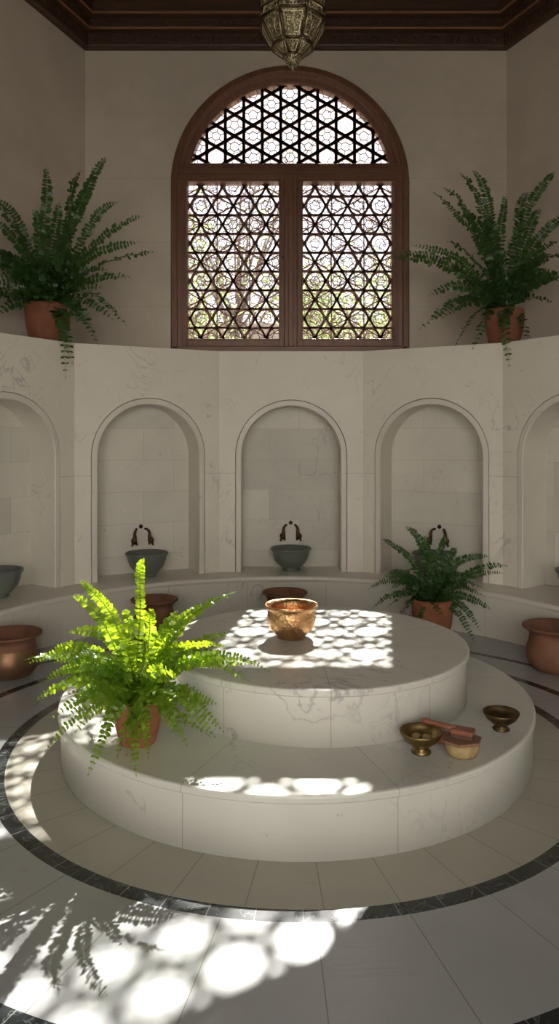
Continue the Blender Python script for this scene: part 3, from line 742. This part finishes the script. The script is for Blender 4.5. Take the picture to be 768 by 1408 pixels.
vessel('brass_bowl', 'dark brass footed bowl standing apart at the right end of the marble step', 'bowl', (0.965, 3.20, 0.240), foot_bowl(0.078, 0.078), M['dark_brass'])
rng = random.Random(2)
for i in range(4):
    a = i*PI/2+0.5; rr = 0.030
    m = MB(); m.ball((0, 0, 0), 0.020, (1, 1, 0.5)); s_ = m.build('soap_cake', M['soap'])
    s_.location = (0.571+math.cos(a)*rr, 2.965+math.sin(a)*rr, 0.240+0.088*0.46+0.016); tag(s_, 'small round soap lying in the brass bowl beside the lidded pot', 'soap', 'soaps in the brass bowl')
# round yellow pot with a many-sided lid and a brush on top
pb = thing('soap_pot', 'squat ochre pot with a flat reddish wooden lid on the marble step', 'pot', (0.730, 2.935, 0.240), math.radians(12))
m = MB(); m.lathe([(0.001, 0.004), (0.052, 0.004), (0.063, 0.018), (0.068, 0.040), (0.066, 0.056), (0.001, 0.056)], 40); m.build('body', M['soap'], pb)
for i in range(5):
    m = MB(); a = 2*PI*i/5+0.3; m.ball((0.045*math.cos(a), 0.045*math.sin(a), 0.006), 0.008, (1, 1, 0.75)); m.build('foot', M['soap'], pb)
m = MB(); pts = [(0.084*math.cos(2*PI*k/6), 0.070*math.sin(2*PI*k/6)) for k in range(6)]; m.prism(pts, 0.056, 0.068); m.build('lid', M['lid_wood'], pb, bevel=0.002)
br_ = thing('scrubbing_brush', 'wooden scrubbing brush with a long handle lying on the lidded pot', 'brush', (0.735, 2.945, 0.310), math.radians(152))
# local x runs from the head out along the handle
m = MB(); m.box((-0.045, -0.030, 0.014), (0.045, 0.030, 0.034)); m.build('head', M['brush_wood'], br_, bevel=0.006)
m = MB(); m.box((-0.040, -0.026, 0.0), (0.040, 0.026, 0.015)); m.build('bristles', M['bristle'], br_)
m = MB(); m.tube([(0.03, 0, 0.026), (0.07, 0, 0.030), (0.12, 0, 0.034), (0.150, 0, 0.037), (0.168, 0, 0.038)], [0.014, 0.011, 0.010, 0.013, 0.010], 12); m.build('handle', M['brush_wood'], br_)
wc = thing('pumice_wedge', 'small dark red wooden block behind the lidded pot on the step', 'block', (0.690, 3.055, 0.240), math.radians(-20))
m = MB(); m.prism([(-0.045, -0.018), (0.04, -0.022), (0.05, 0.012), (-0.04, 0.02)], 0.0, 0.045); m.build('block_body', M['brush_wood'], wc, bevel=0.005)

# floor pots (wide flared lips)
def urn(label, loc, r, h, mats, group=None):
    t = thing('flared_pot', label, 'pot', loc, 0, group); p = pot_prof(r, h, 'urn')
    m = MB(); m.lathe(p[:7], 56); m.build('belly', M[mats[1]], t)
    m = MB(); m.lathe(p[6:], 56); m.build('lip', M[mats[0]], t)
urn('copper brown flared pot on the floor at the left edge by the bench', (-1.715, 4.68, 0), 0.196, 0.275, ('old_clay', 'bronze_clay'))
urn('brown clay flared pot on the floor at the right edge by the bench', (1.797, 4.80, 0), 0.204, 0.290, ('old_clay', 'old_clay'))
urn('empty brown pot on the floor below the niche behind the bright fern', (-0.960, 5.64, 0), 0.180, 0.285, ('old_clay', 'old_clay'))
urn('empty brown pot on the floor behind the copper bowl, below the middle niche', (0.042, 5.90, 0), 0.182, 0.285, ('old_clay', 'old_clay'))

# basins and taps in the niches
BPROF = [(0.001, 0), (0.078, 0), (0.080, 0.010), (0.072, 0.022), (0.100, 0.040), (0.140, 0.085), (0.160, 0.140), (0.165, 0.172), (0.178, 0.182), (0.180, 0.194), (0.174, 0.202), (0.165, 0.198), (0.150, 0.165), (0.135, 0.110), (0.100, 0.070), (0.001, 0.055)]
where = ['at the far left edge', 'behind the bright fern, second from the left', 'in the middle niche', 'behind the dark fern on the floor', 'at the far right edge']
def make_tap(label):
    t = thing('wall_tap', label, 'tap')
    m = MB(); m.lathe([(0.001, 0.0), (0.018, 0.0), (0.018, 0.006), (0.010, 0.012), (0.012, 0.020), (0.001, 0.026)], 16)
    for i, (x, y, z_) in enumerate(m.v): m.v[i] = (x, -z_, y)          # face the room
    m.build('rosette', M['tap_bronze'], t)
    for s_ in (-1, 1):
        m = MB()
        P = [(s_*0.040, 0.0, -0.022), (s_*0.044, -0.022, -0.020), (s_*0.058, -0.040, -0.032), (s_*0.066, -0.044, -0.058), (s_*0.064, -0.046, -0.085), (s_*0.072, -0.050, -0.108)]
        m.tube(P, [0.011, 0.010, 0.011, 0.013, 0.016, 0.019], 10)
        m.ball((s_*0.074, -0.052, -0.116), 0.027, (1, 0.9, 1.1))
        m.tube([(s_*0.064, -0.060, -0.122), (s_*0.056, -0.072, -0.136), (s_*0.054, -0.074, -0.152)], [0.011, 0.009, 0.008], 8)
        sp_ = m.build('spout', M['tap_bronze'], t)
        m = MB(); m.tube([(s_*0.082, -0.052, -0.125), (s_*0.090, -0.060, -0.150)], [0.006, 0.009], 8); m.ball((s_*0.091, -0.061, -0.153), 0.010); m.build('lever', M['tap_bronze'], sp_)
    return t
tap0 = None; basin0 = None
for k in range(5):
    xf, hw, mid, nn, d = faces[k+1]; rz = math.atan2(d.y, d.x)
    p = mid+nn*0.100
    if basin0 is None:
        m = MB(); m.lathe(BPROF, 56); basin0 = b_ = m.build('stone_basin', M['basin_stone'])
    else: b_ = basin0.copy(); COL.objects.link(b_)
    b_.location = (p.x, p.y, BENCH); b_.rotation_euler = (0, 0, k*1.1)
    tag(b_, 'grey green stone basin on the bench '+where[k], 'basin')
    b_['group'] = 'stone basins in the niches'
    q = mid+nn*ND
    t = make_tap('x') if tap0 is None else copy_tree(tap0)
    if tap0 is None: tap0 = t
    t.location = (q.x, q.y, 0.745); t.rotation_euler = (0, 0, rz)
    tag(t, 'dark bronze double wall tap above the basin '+where[k], 'tap', 'double wall taps in the niches')

# ================================================================= LANTERN
LX, LY_ = 0.068, 3.80
lan = thing('hanging_lantern', 'eight sided pierced brass lantern hanging from the ceiling above the platform', 'lamp', (LX, LY_, 0))
lv = [(0.046, 3.482), (0.108, 3.532), (0.176, 3.650), (0.170, 3.700), (0.168, 3.860), (0.120, 3.960), (0.050, 4.040)]
def octp(r, z_, k): a = PI/8+k*PI/4; return Vector((r*math.cos(a), r*math.sin(a), z_))
fm = MB(); pn = MB(); orn = MB()
for (ra, za), (rb, zb) in zip(lv[:-1], lv[1:]):
    for k in range(8):
        a, b, c, d_ = octp(ra, za, k), octp(ra, za, k+1), octp(rb, zb, k+1), octp(rb, zb, k)
        pn.add([a*1, b*1, c*1, d_*1], [(0, 1, 2, 3)])
        fm.tube([a, d_], 0.008, 6); fm.tube([a, b], 0.0075, 6)
        ce = (a+b+c+d_)/4; nn_ = (b-a).cross(d_-a).normalized()
        if nn_.dot(Vector((ce.x, ce.y, 0))) < 0: nn_ = -nn_
        if (zb-za) > 0.04:
            q = [ce+(v_-ce)*0.70+nn_*0.002 for v_ in (a, b, c, d_)]
            orn.tube(q+[q[0]], 0.0034, 5)
            mid0 = (q[0]+q[1])/2; mid1 = (q[2]+q[3])/2
            orn.tube([q[3].lerp(q[2], 0.2), ce.lerp(mid0, 0.3)+nn_*0.003, q[2].lerp(q[3], 0.2)], 0.0022, 5)
            orn.tube([mid0, mid1], 0.002, 5)
for k in range(8): fm.tube([octp(*lv[-1], k), octp(*lv[-1], k+1)], 0.006, 6)
pn.build('panels', M['pierced'], lan); fm.build('frame', M['dark_brass'], lan); orn.build('filigree', M['filigree'], lan)
m = MB(); m.lathe([(0.001, 3.405), (0.004, 3.412), (0.006, 3.420), (0.028, 3.440), (0.044, 3.466), (0.047, 3.480), (0.042, 3.488), (0.001, 3.492)], 24); m.build('finial', M['pierced'], lan)
m = MB(); m.lathe([(0.05, 4.04), (0.03, 4.07), (0.035, 4.10), (0.012, 4.13), (0.001, 4.14)], 24); m.build('cap', M['brass'], lan)
ch = MB(); zc = 4.13; k = 0
while zc < TOP-0.02:
    a = PI/2*(k % 2); ch.tube([(0.010*math.cos(2*PI*s_/8)*math.cos(a), 0.010*math.cos(2*PI*s_/8)*math.sin(a), zc+0.022+0.022*math.sin(2*PI*s_/8)) for s_ in range(9)], 0.003, 5, cap=False)
    zc += 0.036; k += 1
ch.build('chain', M['dark_brass'], lan)
m = MB(); m.lathe([(0.001, TOP-0.085), (0.03, TOP-0.08), (0.06, TOP-0.05), (0.001, TOP-0.045)], 24); m.build('ceiling_rose', M['dark_brass'], lan)

# ================================================================= OUTSIDE
m = MB(); m.box((-16, -14.6, -0.02), (17, -14, 9.0)); m.box((-16.1, -14.7, 9.0), (17.1, -13.9, 9.2)); tag(m.build('bounce_wall', M['bounce_wall']), 'added pale wall bouncing sunlight through the opening behind the viewer', 'wall')  # unseen wall, added to bounce sunlight into the room
m = MB(); m.box((-30, 7.47, -0.5), (30, 45, -0.02)); m.box((-30, -30, -0.5), (30, -3.41, -0.02)); struct(m.build('ground', M['paving']))
m = MB(); m.box((-16, 23, -0.02), (16, 23.4, 5.0)); m.box((-16, 22.95, 5.0), (16, 23.45, 5.15)); tag(m.build('garden_wall', M['garden_wall']), 'pale pink garden wall seen through the bottom of the window screens', 'wall')
def tree(label, x, y, hgt, crad, nleaf, seed, zlow):
    rng = random.Random(seed); t = thing('tree', label, 'tree', (x, y, -0.02))
    tr = MB(); tr.tube([(0, 0, 0), (0.1, 0, hgt*0.25), (-0.05, 0.1, hgt*0.5)], [0.16, 0.12, 0.09], 10); tr.build('trunk', M['bark'], t)
    br = MB(); lf = MB()
    for i in range(26):
        a = rng.random()*2*PI; z0 = hgt*rng.uniform(0.3, 0.5); r1_ = crad*rng.uniform(0.5, 1); z1_ = hgt*rng.uniform(zlow, 1.0)
        p0 = Vector((0, 0, z0)); p3 = Vector((math.cos(a)*r1_, math.sin(a)*r1_, z1_)); p1 = p0.lerp(p3, 0.5)+Vector((0, 0, hgt*0.06))
        br.tube([p0, p1, p3], [0.045, 0.025, 0.006], 5)
        for j in range(9):
            s_ = p1.lerp(p3, rng.random()); e_ = s_+Vector((rng.uniform(-1, 1), rng.uniform(-1, 1), rng.uniform(-0.3, 0.8)))*0.9
            br.tube([s_, (s_+e_)/2+Vector((0, 0, 0.1)), e_], [0.014, 0.009, 0.003], 4)
            for q in range(nleaf):
                c = s_.lerp(e_, rng.random())+Vector([rng.gauss(0, 0.22) for _ in range(3)])
                u = Vector([rng.gauss(0, 1) for _ in range(3)]).normalized(); v_ = u.orthogonal().normalized(); l = rng.uniform(0.05, 0.09)
                lf.add([c-u*l, c+v_*l*0.5, c+u*l, c-v_*l*0.5], [(0, 1, 2, 3)])
    br.build('branches', M['bark'], t); lf.build('foliage', M['tree_leaf'], t)
tree('leafy garden tree behind the left window screen', -2.6, 15.5, 6.2, 2.3, 11, 1, 0.45)
tree('leafy garden tree behind the right window screen', 1.6, 14.5, 5.6, 2.0, 11, 2, 0.45)
tree('sparse taller garden tree far behind the middle of the window', -1.2, 21.0, 10.5, 3.0, 3, 3, 0.5)
tree('sparse thin tree far behind the right of the window', 5.2, 19.5, 9.5, 3.0, 2, 5, 0.5)
